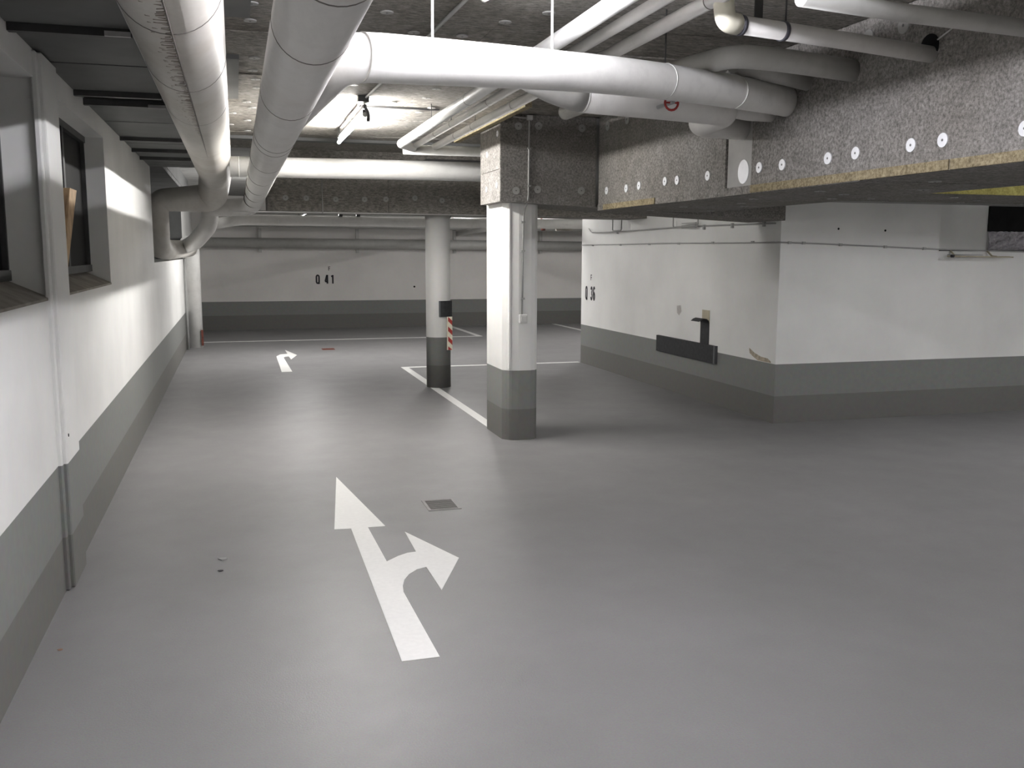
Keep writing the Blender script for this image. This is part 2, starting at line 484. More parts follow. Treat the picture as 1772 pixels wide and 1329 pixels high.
# --- cross beam over the near pillar (slightly falling bottom edge)
xb = thing('insulated_beam', 'short cross beam clad in wood wool, resting on the near white pillar', 'beam', (2.1, 7.8, 2.0))
def zbot(x): return 2.022 - (x - 2.1) * .046
x0, x1, ya, yb = 2.10, 4.76, 7.5, 8.14
keep(clad('beam_core', [(x0 + .03, ya + .03, zbot(x0) + .03), (x1, ya + .03, zbot(x1) + .03), (x1, yb, zbot(x1) + .03), (x0 + .03, yb, zbot(x0) + .03),
      (x0 + .03, ya + .03, CEIL), (x1, ya + .03, CEIL), (x1, yb, CEIL), (x0 + .03, yb, CEIL)], 'concrete', xb), xb)
for (a, b) in ((x0, 2.93), (3.93, x1)):
    keep(clad('insulation_board', [(a, ya, zbot(a)), (b, ya, zbot(b)), (b, ya + .03, zbot(b)), (a, ya + .03, zbot(a)),
          (a, ya, CEIL), (b, ya, CEIL), (b, ya + .03, CEIL), (a, ya + .03, CEIL)], 'wool', xb), xb)
zj = 2.283
for (z0, z1) in ((zbot(x0), zj - .002), (zj + .002, CEIL)):
    keep(boxes('insulation_board', [(x0 - .004, x0 + .03, ya + .004, yb, z0, z1)], 'wool', xb), xb)
for (a, b) in ((x0, 3.0), (3.0, 3.95), (3.95, x1)):
    keep(clad('soffit_board', [(a + .002, ya + .002, zbot(a) - .0), (b - .002, ya + .002, zbot(b)), (b - .002, yb, zbot(b)), (a + .002, yb, zbot(a)),
          (a + .002, ya + .002, zbot(a) + .03), (b - .002, ya + .002, zbot(b) + .03), (b - .002, yb, zbot(b) + .03), (a + .002, yb, zbot(a) + .03)], 'wool', xb), xb)
for (x, z) in [(2.416, 2.123), (2.231, 2.11), (2.249, 2.627), (2.422, 2.634), (2.8, 2.631), (2.802, 2.122)]:
    washer((x, ya - .0005, z), (0, -1, 0), xb, dim=True)
for (y, z) in [(7.911, 2.433), (7.931, 2.143), (7.6, 2.158), (7.58, 2.57)]:
    washer((x0 - .0045, y, z), (-1, 0, 0), xb, s=.8)

# --- far cross beam over the round pillar
fb = thing('insulated_beam', 'far cross beam clad in brown grey wood wool, above the round pillar', 'beam', (2.3, 11.0, 2.05))
def zf(x): return 2.055 - (x - .47) * .006
xs = [.36, 1.68, 2.93, 4.86]
keep(boxes('beam_core', [(.36, 4.86, 10.73, 11.3, 2.09, CEIL)], 'concrete', fb), fb)
for a, b in zip(xs, xs[1:]):
    for (y0, y1, zt) in ((10.7, 10.73, CEIL), (10.73, 11.3, zf(a) + .03)):
        keep(clad('insulation_board', [(a + .002, y0, zf(a)), (b - .002, y0, zf(b)), (b - .002, y1, zf(b)), (a + .002, y1, zf(a)),
              (a + .002, y0, zt), (b - .002, y0, zt), (b - .002, y1, zt), (a + .002, y1, zt)], 'wool_ceiling' if y0 < 10.72 else 'wool', fb), fb)
keep(boxes('insulation_board', [(.355, .36, 10.7, 11.3, 2.06, CEIL)], 'wool', fb), fb)
for (x, z) in [(1.093, 2.188), (1.413, 2.194), (1.654, 2.199), (1.984, 2.218), (2.299, 2.198), (0.55, 2.196), (0.773, 2.195)]:
    washer((x, 10.6995, z), (0, -1, 0), fb, dim=True)
# pale edging trim under the far beam
tag(boxes('edge_strip', [(-.05, 4.80, 10.72, 10.75, 2.035, 2.05)], 'plastic_white'), 'thin pale strip along the lower edge of the far cross beam', 'strip')

# --- soffit over the right wall
sf = thing('insulated_soffit', 'dropped wood wool soffit with a yellow edge above the right wall', 'soffit', (6.0, 7.0, 2.08))
keep(boxes('beam_core', [(3.95, 11.99, 6.3, RY, 2.14, CEIL)], 'concrete', sf), sf)
for a, b in zip([3.952, 5.4, 7.4, 9.4], [5.4, 7.4, 9.4, 11.99]):
    keep(boxes('soffit_board', [(a, b - .003, 6.22, 7.30, 2.072 + random.uniform(-.002, .002), 2.14)], 'wool', sf), sf)
    e = keep(boxes('soffit_edge', [(a, b - .003, 6.205, 6.22, 2.074, 2.30)], 'wool_yellow', sf), sf)
keep(boxes('plain_soffit', [(3.952, 11.99, 7.30, RY - .002, 2.085, 2.14)], 'concrete', sf), sf)
for (x, y) in [(4.6, 6.7), (5.2, 6.9), (5.7, 6.5), (6.2, 6.8), (6.3, 7.1), (6.9, 6.6), (7.0, 7.1), (5.5, 7.1), (7.6, 6.7), (4.3, 6.4)]:
    washer((x, y, 2.068), (0, 0, -1), sf, dim=True)

# ================================================================ PILLARS
np_ = thing('pillar', 'thick white faceted concrete pillar with switch box and grey painted foot', 'pillar', (2.33, 7.9, 0))
bm = bmesh.new()
prism(bm, [(2.168, 8.2), (2.168, 7.695), (2.195, 7.655), (2.215, 7.632), (2.235, 7.62), (2.29, 7.605), (2.40, 7.605), (2.44, 7.62), (2.47, 7.66), (2.488, 7.72), (2.493, 7.9), (2.493, 8.2)], 0, 2.03)
keep(finish('shaft', bm, 'pillar'), np_)
bm = bmesh.new(); box(bm, 2.205, 2.222, 7.612, 7.64, .62, 2.02); bevel(bm, .004, 1)
keep(finish('corner_bead', bm, 'pillar'), np_)
rp = thing('pillar', 'round white concrete pillar with grey foot, beyond the faceted pillar', 'pillar', (2.31, 11.02, 0))
bm = bmesh.new(); tube(bm, [(2.31, 11.02, 0), (2.31, 11.02, 2.05)], .146, 40)
o = keep(finish('shaft', bm, 'pillar'), rp); smooth_except_caps(o)
# foam guard and hazard strip on the round pillar
bm = bmesh.new()
for k in range(8):
    a0, a1 = [math.radians(-92 + 64 * t / 8) for t in (k, k + 1)]
    c = [(2.31 + r * math.cos(a), 11.02 + r * math.sin(a)) for r, a in ((.147, a0), (.172, a0), (.172, a1), (.147, a1))]
    hexa(bm, [(x, y, .852) for x, y in c] + [(x, y, 1.04) for x, y in c])
bmesh.ops.remove_doubles(bm, verts=bm.verts[:], dist=1e-5)
g = tag(finish('foam_guard', bm, 'black'), 'black foam bumper wrapped round the round pillar', 'bumper')
boxes('guard_edge', [(2.288, 2.303, 10.84, 10.874, .852, 1.04)], 'rubber_grey', g)
hz = tag(boxes('hazard_strip', [(2.392, 2.448, 10.868, 10.874, .455, .852)], 'hazard_white'), 'red and white striped warning strip hanging on the round pillar', 'strip')
for k in range(4):
    z = .80 - k * .118
    bm = bmesh.new()
    c = [(2.397, z), (2.397, z + .055), (2.447, z + .005), (2.447, z - .05)]
    c = [(x, min(.851, max(q, .457))) for x, q in c]
    hexa(bm, [(x, 10.8655, q) for x, q in (c[0], c[3], c[2], c[1])] + [(x, 10.8682, q) for x, q in (c[0], c[3], c[2], c[1])])
    finish('red_stripe', bm, 'red', hz)
boxes('strip_edge', [(2.384, 2.394, 10.865, 10.884, .455, .852)], 'hazard_white', hz)

# switch box and conduit on the near pillar
sw = tag(boxes('switch_box', [(2.288, 2.356, 7.562, 7.604, 1.012, 1.088)], 'plastic_white', bev=.006), 'small square white switch box on the front of the faceted pillar', 'switch')
boxes('rocker', [(2.300, 2.344, 7.556, 7.564, 1.026, 1.074)], 'plastic_white', sw, bev=.003)
cd = thing('conduit', 'thin grey conduit dropping down the beam and faceted pillar to the switch', 'conduit', (2.325, 7.55, 1.09))
keep(pipe('conduit_pipe', fillet([(2.318, 7.597, 1.088), (2.325, 7.595, 1.93), (2.335, 7.492, 2.04), (2.34, 7.49, 2.69), (2.20, 7.49, 2.70)], [.05, .05, .03]), .0075, 'plastic_grey', n=8), cd)
for z in (1.22, 1.62, 1.86):
    keep(boxes('conduit_clip', [(2.305, 2.338, 7.585, 7.605, z - .008, z + .008)], 'plastic_grey'), cd)
for z in (2.15, 2.45):
    keep(boxes('conduit_clip', [(2.325, 2.352, 7.480, 7.499, z - .008, z + .008)], 'plastic_grey'), cd)
keep(boxes('junction_cap', [(2.315, 2.36, 7.465, 7.499, 2.675, 2.712)], 'plastic_white'), cd)
# ================================================================ BIG PIPES
# left big pipe
def pipeline(name, label, pts, rad, mat, fil=.3, ends=0, group=None, n=32):
    t = thing(name, label, 'pipe', pts[0], group)
    o = keep(pipe('jacket', fillet(pts, fil), rad, mat, n=n), t)
    return t
L = (-.188, 2.512, .180)
lp = pipeline('insulated_pipe', 'largest dusty insulated pipe at left, with a stapled dark seam underneath',
              [(L[0], -3.8, L[1]), (L[0], 5, L[1]), (L[0], 11.6, L[1] - .01), (-.24, 12.0, 2.25), (-.87, 12.0, 2.21), (-.87, 12.0, 1.66), (-.84, 12.9, 1.63), (-.72, 16.2, 1.66)],
              lambda t: .180 if t < .74 else (.180 - (t - .74) * 1.3 if t < .78 else .130), 'pipe_dirty', fil=[1, .12, .10, .11, .12, .6], n=40)
for y in (1.1, 2.3, 3.5, 4.7, 5.9, 7.1, 8.3, 9.5, 10.7):
    keep(ring('joint_band', (L[0], y, L[1]), (0, 1, 0), L[2] + .0015, .008, 'seam', None, 40), lp)
# staples along the seam: one part of many tiny pieces
bm = bmesh.new()
ang = math.radians(3)
def onl(a, y, lift=.0): return Vector((L[0] + math.sin(a) * (L[2] + lift), y, L[1] - math.cos(a) * (L[2] + lift)))
y = 1.0
while y < 11.2:
    w = random.uniform(.02, .07) * (1 if y < 6 else .5)
    a0 = ang + random.uniform(-.04, .02)
    hw = random.uniform(.002, .0045)
    p = [onl(a0 - w / L[2], y - hw + .02, -.003), onl(a0, y - hw, -.003), onl(a0, y + hw, -.003), onl(a0 - w / L[2], y + hw + .02, -.003)]
    q = [onl(a0 - w / L[2], y - hw + .02, .0012), onl(a0, y - hw, .003), onl(a0, y + hw, .003), onl(a0 - w / L[2], y + hw + .02, .0012)]
    hexa(bm, p + q)
    y += random.uniform(.022, .045)
st = keep(finish('seam_staples', bm, 'stitch'), lp); st['kind'] = 'stuff'
keep(pipe('seam_line', [onl(ang, .8), onl(ang, 11.4)], .004, 'seam', n=6), lp)
keep(pipe('jacket_lip', [(L[0] - L[2] * .995, .5, L[1] - .03), (L[0] - L[2] * .995, 11.6, L[1] - .03)], .006, 'pipe_white', n=6), lp)

# right big pipe
Rr = (.217, 2.200, .106)
rpipe = pipeline('insulated_pipe', 'second long insulated pipe with dark ring joints, right of the largest pipe',
                 [(Rr[0], -3.8, Rr[1]), (Rr[0], 6, Rr[1]), (Rr[0] + .01, 11.6, 2.20), (.20, 12.2, 2.165), (-.28, 12.5, 2.15), (-.31, 12.55, 1.93), (-.5, 13.2, 1.74), (-.72, 15.0, 1.68)],
                 .106, 'pipe', fil=[1, .1, .12, .10, .15, .4], n=36)
for y in (.95, 2.0, 2.62, 3.72, 4.95, 5.15, 6.2, 7.4, 8.6, 9.8, 11.0):
    keep(ring('joint_band', (Rr[0], y, Rr[1]), (0, 1, 0), Rr[2] + .0012, .007, 'seam', None, 36), rpipe)

# white cross pipe with 45 degree branch from the right big pipe
p3 = thing('insulated_pipe', 'bright white pipe crossing the ceiling from the second big pipe to the long beam', 'pipe', (.5, 3.8, 2.36))
def r3(t): return .089 if t < .35 else (.089 - (t - .35) * .04 if t < .55 else .081)
keep(pipe('jacket', fillet([(.225, 4.80, 2.21), (.26, 4.52, 2.235), (.395, 3.54, 2.305), (.736, 3.67, 2.33), (1.215, 3.815, 2.355), (1.628, 3.98, 2.38), (1.947, 4.127, 2.395), (2.398, 4.342, 2.41), (2.846, 4.613, 2.43), (2.96, 4.69, 2.434)], [.1, .16, .2, .2, .2, .2, .2, .2, .1]), r3, 'pipe_white', n=40), p3)
for x, y, z, r, d in ((.47, 3.572, 2.31, .0895, (1, .36, 0)), (1.947, 4.127, 2.395, .0815, (1, .42, 0)), (2.45, 4.372, 2.412, .0815, (1, .55, 0))):
    keep(ring('joint_band', (x, y, z), d, r + .0008, .006, 'plastic_white' if x > 1.5 else 'pipe_grey', None, 40), p3)
for (x, y) in ((.756, 3.675), (1.30, 3.85), (1.95, 4.13)):
    tag(pipe('hanger_rod', [(x, y, 2.40), (x, y, CEIL + .01)], .0055 if x < 1.9 else .004, 'plastic_white' if x < 1.9 else 'steel_dark', n=8),
            {.756: 'pale hanger rod holding the white cross pipe, leftmost', 1.30: 'pale hanger rod holding the white cross pipe, middle one', 1.95: 'dark hanger rod holding the white cross pipe, near the long beam'}[x], 'rod', 'hanger rods of the white cross pipe')

# lower grey pipe behind/below the white cross pipe
p4 = thing('insulated_pipe', 'grey white pipe just below and behind the white cross pipe, ending in an elbow', 'pipe', (1.4, 4.9, 2.34))
keep(pipe('elbow', fillet([(1.36, 4.36, 2.44), (1.50, 4.385, 2.385), (1.64, 4.412, 2.36)], .08), .0795, 'pipe_grey', n=32), p4)
keep(pipe('jacket', fillet([(1.64, 4.412, 2.36), (2.107, 4.51, 2.36), (2.56, 4.63, 2.36), (2.63, 5.1, 2.36), (2.96, 5.16, 2.36)], [.2, .12, .1]), .080, 'pipe', n=32), p4)
keep(ring('joint_band', (1.645, 4.413, 2.36), (1, .2, 0), .0812, .008, 'pipe', None, 32), p4)
p5 = thing('insulated_pipe', 'short pale pipe bend between the white cross pipe and the beam side', 'pipe', (2.7, 4.8, 2.4))
keep(pipe('jacket', fillet([(2.56, 4.83, 2.46), (2.74, 4.83, 2.40), (2.96, 4.84, 2.40)], .12), .056, 'pipe', n=24), p5)
p6 = tag(pipe('insulated_pipe', [(2.45, 4.38, 2.55), (2.96, 4.50, 2.51)], .048, 'pipe_grey', n=24), 'short grey pipe stub hidden above the white cross pipe at the beam', 'pipe')
# red valve wheel
bm = bmesh.new()
vp = fillet([(2.055 + .035 * math.cos(a), 4.27, 2.325 + .035 * math.sin(a)) for a in [2 * math.pi * k / 16 for k in range(17)]], .002, 1)
tube(bm, [(2.055 + .035 * math.cos(a), 4.27, 2.325 + .035 * math.sin(a)) for a in [2 * math.pi * k / 16 for k in range(17)]], .006, 8)
v = tag(finish('valve_wheel', bm, 'red', smooth=True), 'small red valve wheel peeking out under the white cross pipe', 'valve')
pipe('valve_spindle', [(2.055, 4.25, 2.325), (2.055, 4.42, 2.325)], .01, 'steel', v, 8)
boxes('wheel_spoke', [(2.021, 2.089, 4.267, 4.273, 2.321, 2.329)], 'red', v)
# pipe 7 with upper bend
p7 = thing('insulated_pipe', 'grey insulated pipe with a rounded bend entering the beam, below the clamped pipe', 'pipe', (2.3, 4.0, 2.5))
keep(pipe('jacket', fillet([(2.30, 6.5, 2.60), (2.25, 4.75, 2.56), (2.25, 4.02, 2.51), (2.52, 4.035, 2.505), (2.975, 4.11, 2.495)], [.3, .2, .10, .15]), .053, 'pipe_grey', n=30), p7)
# pipe 8: cream elbow and clamps
p8 = thing('waste_pipe', 'grey waste pipe with cream elbow and dark clamps hanging from the ceiling at right', 'pipe', (1.9, 3.4, 2.48))
keep(pipe('jacket', [(1.90, 3.385, 2.482), (2.386, 3.471, 2.478), (2.97, 3.56, 2.465)], .035, 'pipe', n=26), p8)
el = keep(pipe('elbow', fillet([(1.90, 3.385, 2.482), (1.845, 3.375, 2.485), (1.83, 3.37, 2.54), (1.83, 3.37, CEIL + .02)], [.05, .06], 8), .040, 'pipe_cream', n=26), p8)
el['label'] = 'cream elbow turning up to the ceiling'
for (x, y, w) in ((1.915, 3.388, .016), (2.125, 3.425, .018)):
    keep(ring('clamp', (x, y, 2.48), (1, .17, 0), .039, w, 'clamp', None, 26), p8)
keep(ring('clamp', (1.83, 3.37, 2.60), (0, 0, 1), .043, .018, 'clamp', None, 26), p8)
keep(boxes('hanger_strap', [(2.000, 2.036, 3.43, 3.436, 2.51, CEIL + .01)], 'steel_dark'), p8)
keep(pipe('hanger_rod', [(2.14, 3.43, 2.52), (2.14, 3.43, CEIL + .01)], .004, 'steel_dark', n=8), p8)
# pipe 9
p9 = tag(pipe('waste_pipe', [(1.82, 2.83, 2.44), (2.27, 2.905, 2.44), (2.96, 2.955, 2.435)], .031, 'pipe_grey', n=26), 'slim grey pipe at the top right corner, nearest of the ceiling pipes', 'pipe')
# sleeve holes in the beam
for i, (y, z, r) in enumerate(((3.57, 2.50, .055), (2.97, 2.46, .04))):
    e = keep(ring('sleeve', (2.947, y, z), (1, 0, 0), r, .008, 'dark', None, 24), beam)
# pale cable loop
cab = tag(pipe('cable', fillet([(2.90, 3.36, 2.60), (2.93, 3.40, 2.55), (2.945, 3.52, 2.52)], .05), .0035, 'plastic_white', n=8), 'thin pale cable loop beside the pipe sleeve at top right', 'cable')

# three slim pipes running along the ceiling
for i, (x, r, mat, lab) in enumerate(((1.468, .038, 'pipe_white', 'slim pale pipe under the ceiling, brightest and leftmost of the three'),
                                   (1.622, .026, 'pipe', 'slim pipe under the ceiling, middle one of the three'),
                                   (1.810, .031, 'pipe', 'slim pipe under the ceiling, nearest the beams of the three'))):
    yend = (8.60, 8.78, 8.76)[i]; zz = 2.575
    t = thing('heating_pipe', lab, 'pipe', (x, yend, zz), 'slim pipes under the ceiling')
    keep(pipe('jacket', fillet([(x, -3.8, zz), (x, yend, zz), (x + .14, yend + .10, zz - .02)], .05) if i == 0 else [(x, -3.8, zz), (x, yend, zz)], r, mat, n=22), t)
    for y in (2.2, 3.3, 5.0, 6.0, 7.1, 7.7):
        keep(ring('joint_band', (x, y + i * .07, zz), (0, 1, 0), r + .001, .006, 'seam', None, 22), t)
        if y in (2.2, 5.0, 7.1):
            keep(pipe('pipe_hanger', [(x, y + .1, zz + r), (x, y + .1, CEIL + .01)], .003, 'steel_dark', n=6), t)
tag(boxes('wood_batten', [(2.03, 2.08, 6.6, 8.9, 2.64, 2.715)], 'wool_edge'), 'yellowish batten edge between the slim pipes and the short beam', 'batten')
tag(pipe('heating_pipe', [(1.52, 8.76, 2.545), (4.865, 8.62, 2.545)], .045, 'pipe_grey', n=22), 'dim grey cross pipe beyond the ends of the slim pipes', 'pipe')
tag(boxes('cable_tray', [(2.0, 4.865, 10.1, 10.4, 2.57, 2.60)], 'steel_dark'), 'dark flat tray below the dim grey cross pipe', 'tray')

# bright pipe in front of the far beam
p11 = thing('insulated_pipe', 'bright white horizontal pipe in front of the far cross beam', 'pipe', (0, 9.35, 2.40))
keep(pipe('jacket', [(-.02, 9.35, 2.398), (1.10, 9.35, 2.408), (4.4, 9.35, 2.42)], .095, 'pipe_white', n=32), p11)
keep(ring('joint_band', (.06, 9.35, 2.398), (1, 0, 0), .097, .012, 'pipe_grey', None, 32), p11)
tag(pipe('hanger_rod', [(.945, 10.68, 2.03), (.945, 10.68, 2.40)], .006, 'plastic_grey', n=8), 'thin vertical rod on the face of the far cross beam', 'rod')

# pipes beyond the far beam
f1 = thing('insulated_pipe', 'long pale pipe seen just under the far beam, lit from above', 'pipe', (-.2, 13.2, 2.03))
keep(pipe('jacket', fillet([(-.33, 12.7, 1.95), (-.12, 13.2, 2.0), (.1, 13.2, 2.035), (2.4, 13.2, 2.03), (9, 13.2, 2.03)], [.15, .1, .1, .1]), .070, 'pipe', n=26), f1)
for x in (1.38, 1.62, 2.9):
    keep(boxes('pipe_bracket', [(x, x + .05, 13.14, 13.2, 2.095, 2.14)], 'steel_dark'), f1)
f2 = thing('insulated_pipe', 'dim grey pipe running along the far wall above the space number', 'pipe', (0, 20.1, 1.78))
keep(pipe('jacket', [(-.80, 20.1, 1.80), (9, 20.1, 1.76)], .105, 'pipe_grey', n=24), f2)
for x in (.5, 2.5, 4.62, 6.6):
    keep(boxes('pipe_bracket', [(x - .03, x + .03, 20.2, 20.3, 1.60, 2.1)], 'pipe_grey'), f2)
f3 = tag(pipe('insulated_pipe', [(-.3, 19.6, 2.28), (9, 19.6, 2.22)], .16, 'pipe_grey', n=24), 'thick dim pipe high before the far wall', 'pipe')
wp = thing('waste_pipe', 'pale pipe with a reddish clamp running to the far wall beside the wall corner', 'pipe', (4.7, 13.4, 2.1))
keep(pipe('jacket', [(4.7, 13.4, 2.14), (4.7, 20.31, 2.02)], .05, 'pipe', n=18), wp)
keep(ring('pipe_clamp', (4.67, 14.2, 2.06), (0, .15, 1), .035, .20, 'rust', None, 12), wp)

# white column pipe in the far left corner
cpipe = thing('column_pipe', 'white vertical pipe standing in the far left corner', 'pipe', (-.70, 16.7, 0))
keep(pipe('jacket', fillet([(-.70, 16.7, 0), (-.70, 16.7, 1.66), (-.74, 16.2, 1.74)], .12), .125, 'pipe_white', n=32), cpipe)
rs = keep(boxes('rust_guard', [(-.60, -.565, 16.58, 16.62, .04, .30)], 'rust'), cpipe); rs['label'] = 'flaking red brown strip near the foot'
tag(pipe('downpipe', [(-.80, 16.30, 0), (-.80, 16.30, 1.50)], .022, 'plastic_grey', n=14), 'thin grey downpipe just left of the white vertical pipe', 'pipe')

# ================================================================ LAMPS
def lamp(y0, y1, z, x, mat, label, group='fluorescent tube lamps'):
    t = thing('tube_lamp', label, 'lamp', (x, (y0 + y1) / 2, z), group)
    keep(pipe('tube', [(x, y0 + .03, z), (x, y1 - .03, z)], .014, mat, n=14), t)
    for y in (y0, y1 - .03):
        keep(pipe('end_cap', [(x, y, z), (x, y + .03, z)], .017, 'plastic_white', n=12), t)
    keep(boxes('batten', [(x - .009, x + .009, y0 - .02, y1 + .02, z + .045, z + .07)], 'steel_dark'), t)
    for y in (y0 + .02, y1 - .06):
        keep(boxes('bracket', [(x - .012, x + .012, y, y + .03, z, z + .04)], 'steel_dark'), t)
        keep(pipe('suspension', [(x, y, z + .07), (x, y, CEIL + .02)], .005, 'steel_dark', n=6), t)
    return t
lamp(2.2, 3.74, 2.597, .978, 'tube_near', 'lit tube lamp at the top edge, nearest the viewer')
lamp(6.98, 8.78, 2.59, .935, 'tube_bright', 'glaring lit tube lamp between the second big pipe and the slim pipes')
lamp(13.75, 15.3, 2.10, .98, 'tube', 'small distant tube lamp glowing beyond the far beam')
MAT['tube_fill'] = emit('strong fill tube', LAMP * 1.35, (.98, .97, 1.0))  # for an unseen lamp added to brighten the right wall
for (x, y, m_, lab) in ((.98, -3.3, 'tube', 'unseen tube lamp behind the viewer, over the aisle'), (7.4, .5, 'tube', 'unseen tube lamp behind the long beam, added to light the right wall'),
                    (8.0, 3.3, 'tube_fill', 'unseen tube lamp added behind the long beam, close to the right wall'), (6.4, -2.6, 'tube', 'unseen tube lamp behind the viewer, in the right bay'), (7.2, 15.6, 'tube', 'unseen tube lamp behind the white wall block'),
                    (3.4, 13.6, 'tube', 'unseen tube lamp added above the far cross beam edge')):
    lamp(y, y + 1.5, 2.58, x, m_, lab, 'unseen added tube lamps')  # unseen tubes, added to light the right side and the far area
# conduit along the lamp line
lc = thing('conduit', 'dark conduit on the ceiling linking the tube lamps', 'conduit', (.96, 4.5, CEIL))
keep(pipe('conduit_pipe', [(1.03, 3.5, CEIL - .018), (.99, 5.0, CEIL - .018), (.93, 7.3, CEIL - .018)], .009, 'plastic_grey', n=8), lc)
keep(boxes('junction_box', [(.88, .96, 6.92, 7.0, CEIL - .05, CEIL)], 'steel_dark'), lc)
tag(pipe('cable', fillet([(.93, 7.0, 2.66), (.96, 6.97, 2.60), (.955, 6.96, 2.54)], .03), .012, 'steel_dark', n=8), 'dark cable stub hanging by the glaring lamp', 'cable')

# ================================================================ WALL ITEMS (right wall)
# cables
c1 = tag(pipe('cable', [(RX - .008, 12.93, 1.723), (RX - .008, 10, 1.72), (RX - .008, 7.78, 1.706), (RX - .004, 7.712, 1.708), (5.3, 7.712, 1.698), (6.63, 7.712, 1.652), (8.3, 7.712, 1.62)], .007, 'plastic_grey', n=8),
         'thin lower cable running round the corner of the right wall', 'cable')
for y in (12.5, 11.5, 10.6, 9.8, 9.0, 8.2):
    boxes('cable_clip', [(RX - .017, RX, y - .02, y + .02, 1.705, 1.728)], 'plastic_grey', c1)
for x, z in ((4.95, 1.706), (5.1, 1.704), (5.5, 1.690), (6.0, 1.673), (6.45, 1.658)):
    boxes('cable_clip', [(x - .015, x + .015, 7.70, 7.72, z - .012, z + .012)], 'plastic_grey', c1)
c2 = tag(pipe('cable', fillet([(RX - .03, 12.6, 1.95), (RX - .03, 12.5, 1.895), (RX - .03, 11.8, 1.885), (RX - .012, 9.5, 1.90), (RX - .012, 7.8, 1.885)], .08), .008, 'plastic_grey', n=8),
         'thin upper sagging cable along the side wall under the beam', 'cable')
for y in (11.6, 9.2, 8.6, 8.0):
    boxes('cable_clip', [(RX - .022, RX, y - .015, y + .015, 1.86, 1.91)], 'plastic_grey', c2)
# wire hangers for the cable
for k, (ya_, yb_, lab) in enumerate(((9.85, 9.25, 'bent wire cable hanger on the side wall, wider one in the middle'), (11.65, 11.35, 'narrow wire cable hanger on the side wall, farther one'))):
    h = tag(pipe('cable_hanger', fillet([(RX - .06, ya_, 2.05), (RX - .06, ya_, 1.90), (RX - .06, yb_, 1.90), (RX - .06, yb_, 2.03)], .03), .008, 'plastic_grey', n=8), lab, 'hanger')
    if k == 0:
        for z in (1.885, 1.91, 1.935):
            boxes('hanger_bar', [(RX - .07, RX - .05, 9.3, 9.62, z - .004, z + .004)], 'plastic_grey', h)
tag(boxes('brown_board', [(4.55, 4.80, 13.2, 13.26, 1.93, 2.03)], 'sill'), 'brown board end above the far corner of the side wall', 'board')

# bumper plate with curled strip
bp = tag(boxes('wall_bumper', [(RX - .035, RX, 8.86, 10.28, .445, .635)], 'black', bev=.003), 'black rectangular rubber bumper fixed across the grey plinth of the side wall', 'bumper')
for v in bp.data.vertices:     # plate is fixed slightly out of level
    v.co.z += (v.co.y - 9.57) * .0
boxes('bumper_edge', [(RX - .036, RX - .001, 8.835, 8.865, .446, .636)], 'rubber_grey', bp)
bm = bmesh.new()
prof = [(RX - .006, .60), (RX - .006, .86), (RX - .015, .885), (RX - .04, .905), (RX - .07, .91), (RX - .10, .90), (RX - .125, .88)]
for (a, b) in zip(prof, prof[1:]):
    hexa(bm, [(a[0], 9.03, a[1]), (a[0] + .004, 9.03, a[1] + .004), (a[0] + .004, 9.225, a[1] + .004), (a[0], 9.225, a[1]),
              (b[0], 9.03, b[1]), (b[0] + .004, 9.03, b[1] + .004), (b[0] + .004, 9.225, b[1] + .004), (b[0], 9.225, b[1])])
cs = tag(finish('curled_strip', bm, 'black'), 'black strip peeling off the side wall, curled over at its top', 'strip')
tag(boxes('tape_patch', [(RX - .003, RX, 9.03, 9.20, .86, 1.0)], 'tape'), 'tan tape residue above the curled black strip', 'tape')
# stains
def stain(name, pts, plane, mat, label, cat='stain'):
    bm = bmesh.new()
    if plane == 'x':
        vs = [bm.verts.new((RX - .0015, y, z)) for y, z in pts]
    else:
        vs = [bm.verts.new((x, RY - .0015, z)) for x, z in pts]
    f = bm.faces.new(vs)
    r = bmesh.ops.extrude_face_region(bm, geom=[f])
    d = Vector((.0014, 0, 0)) if plane == 'x' else Vector((0, .0014, 0))
    for g_ in r['geom']:
        if isinstance(g_, bmesh.types.BMVert): g_.co += d
    return tag(finish(name, bm, mat), label, cat)
MAT['stain'] = simple('rusty brown stain', (.42, .36, .28), .8, var=.3, scale=40)
MAT['scuff'] = simple('grey scuff', (.50, .48, .46), .8, var=.1, scale=30)
stain('rust_stain', [(8.20, .68), (8.10, .64), (7.98, .615), (7.86, .61), (7.80, .585), (7.80, .572), (8.03, .572), (8.12, .60), (8.19, .63)], 'x', 'stain', 'brown stain on the side wall just above the plinth near the corner')
stain('scuff_mark', [(9.82, 1.01), (9.72, 1.02), (9.70, .95), (9.76, .90), (9.81, .93)], 'x', 'scuff', 'faint grey scuff on the side wall left of the curled strip')
# drill holes
for i, (x, z, lab) in enumerate(((5.476, 1.839, 'small dark drill hole high on the right wall, left one'), (5.997, 1.828, 'small dark drill hole high on the right wall, right one'))):
    tag(ring('drill_hole', (x, RY - .0005, z), (0, 1, 0), .011, .002, 'dark', None, 10), lab, 'hole')
tag(ring('drill_hole', (3.729, 20.2995, .873), (0, 1, 0), .022, .002, 'dark', None, 10), 'dark hole in the far wall between the number and round pillar', 'hole')
tag(ring('drill_hole', (-.794, 4.80, .735), (1, 0, 0), .008, .003, 'dark', None, 10), 'tiny dark hole low on the white pilaster of the left wall', 'hole')

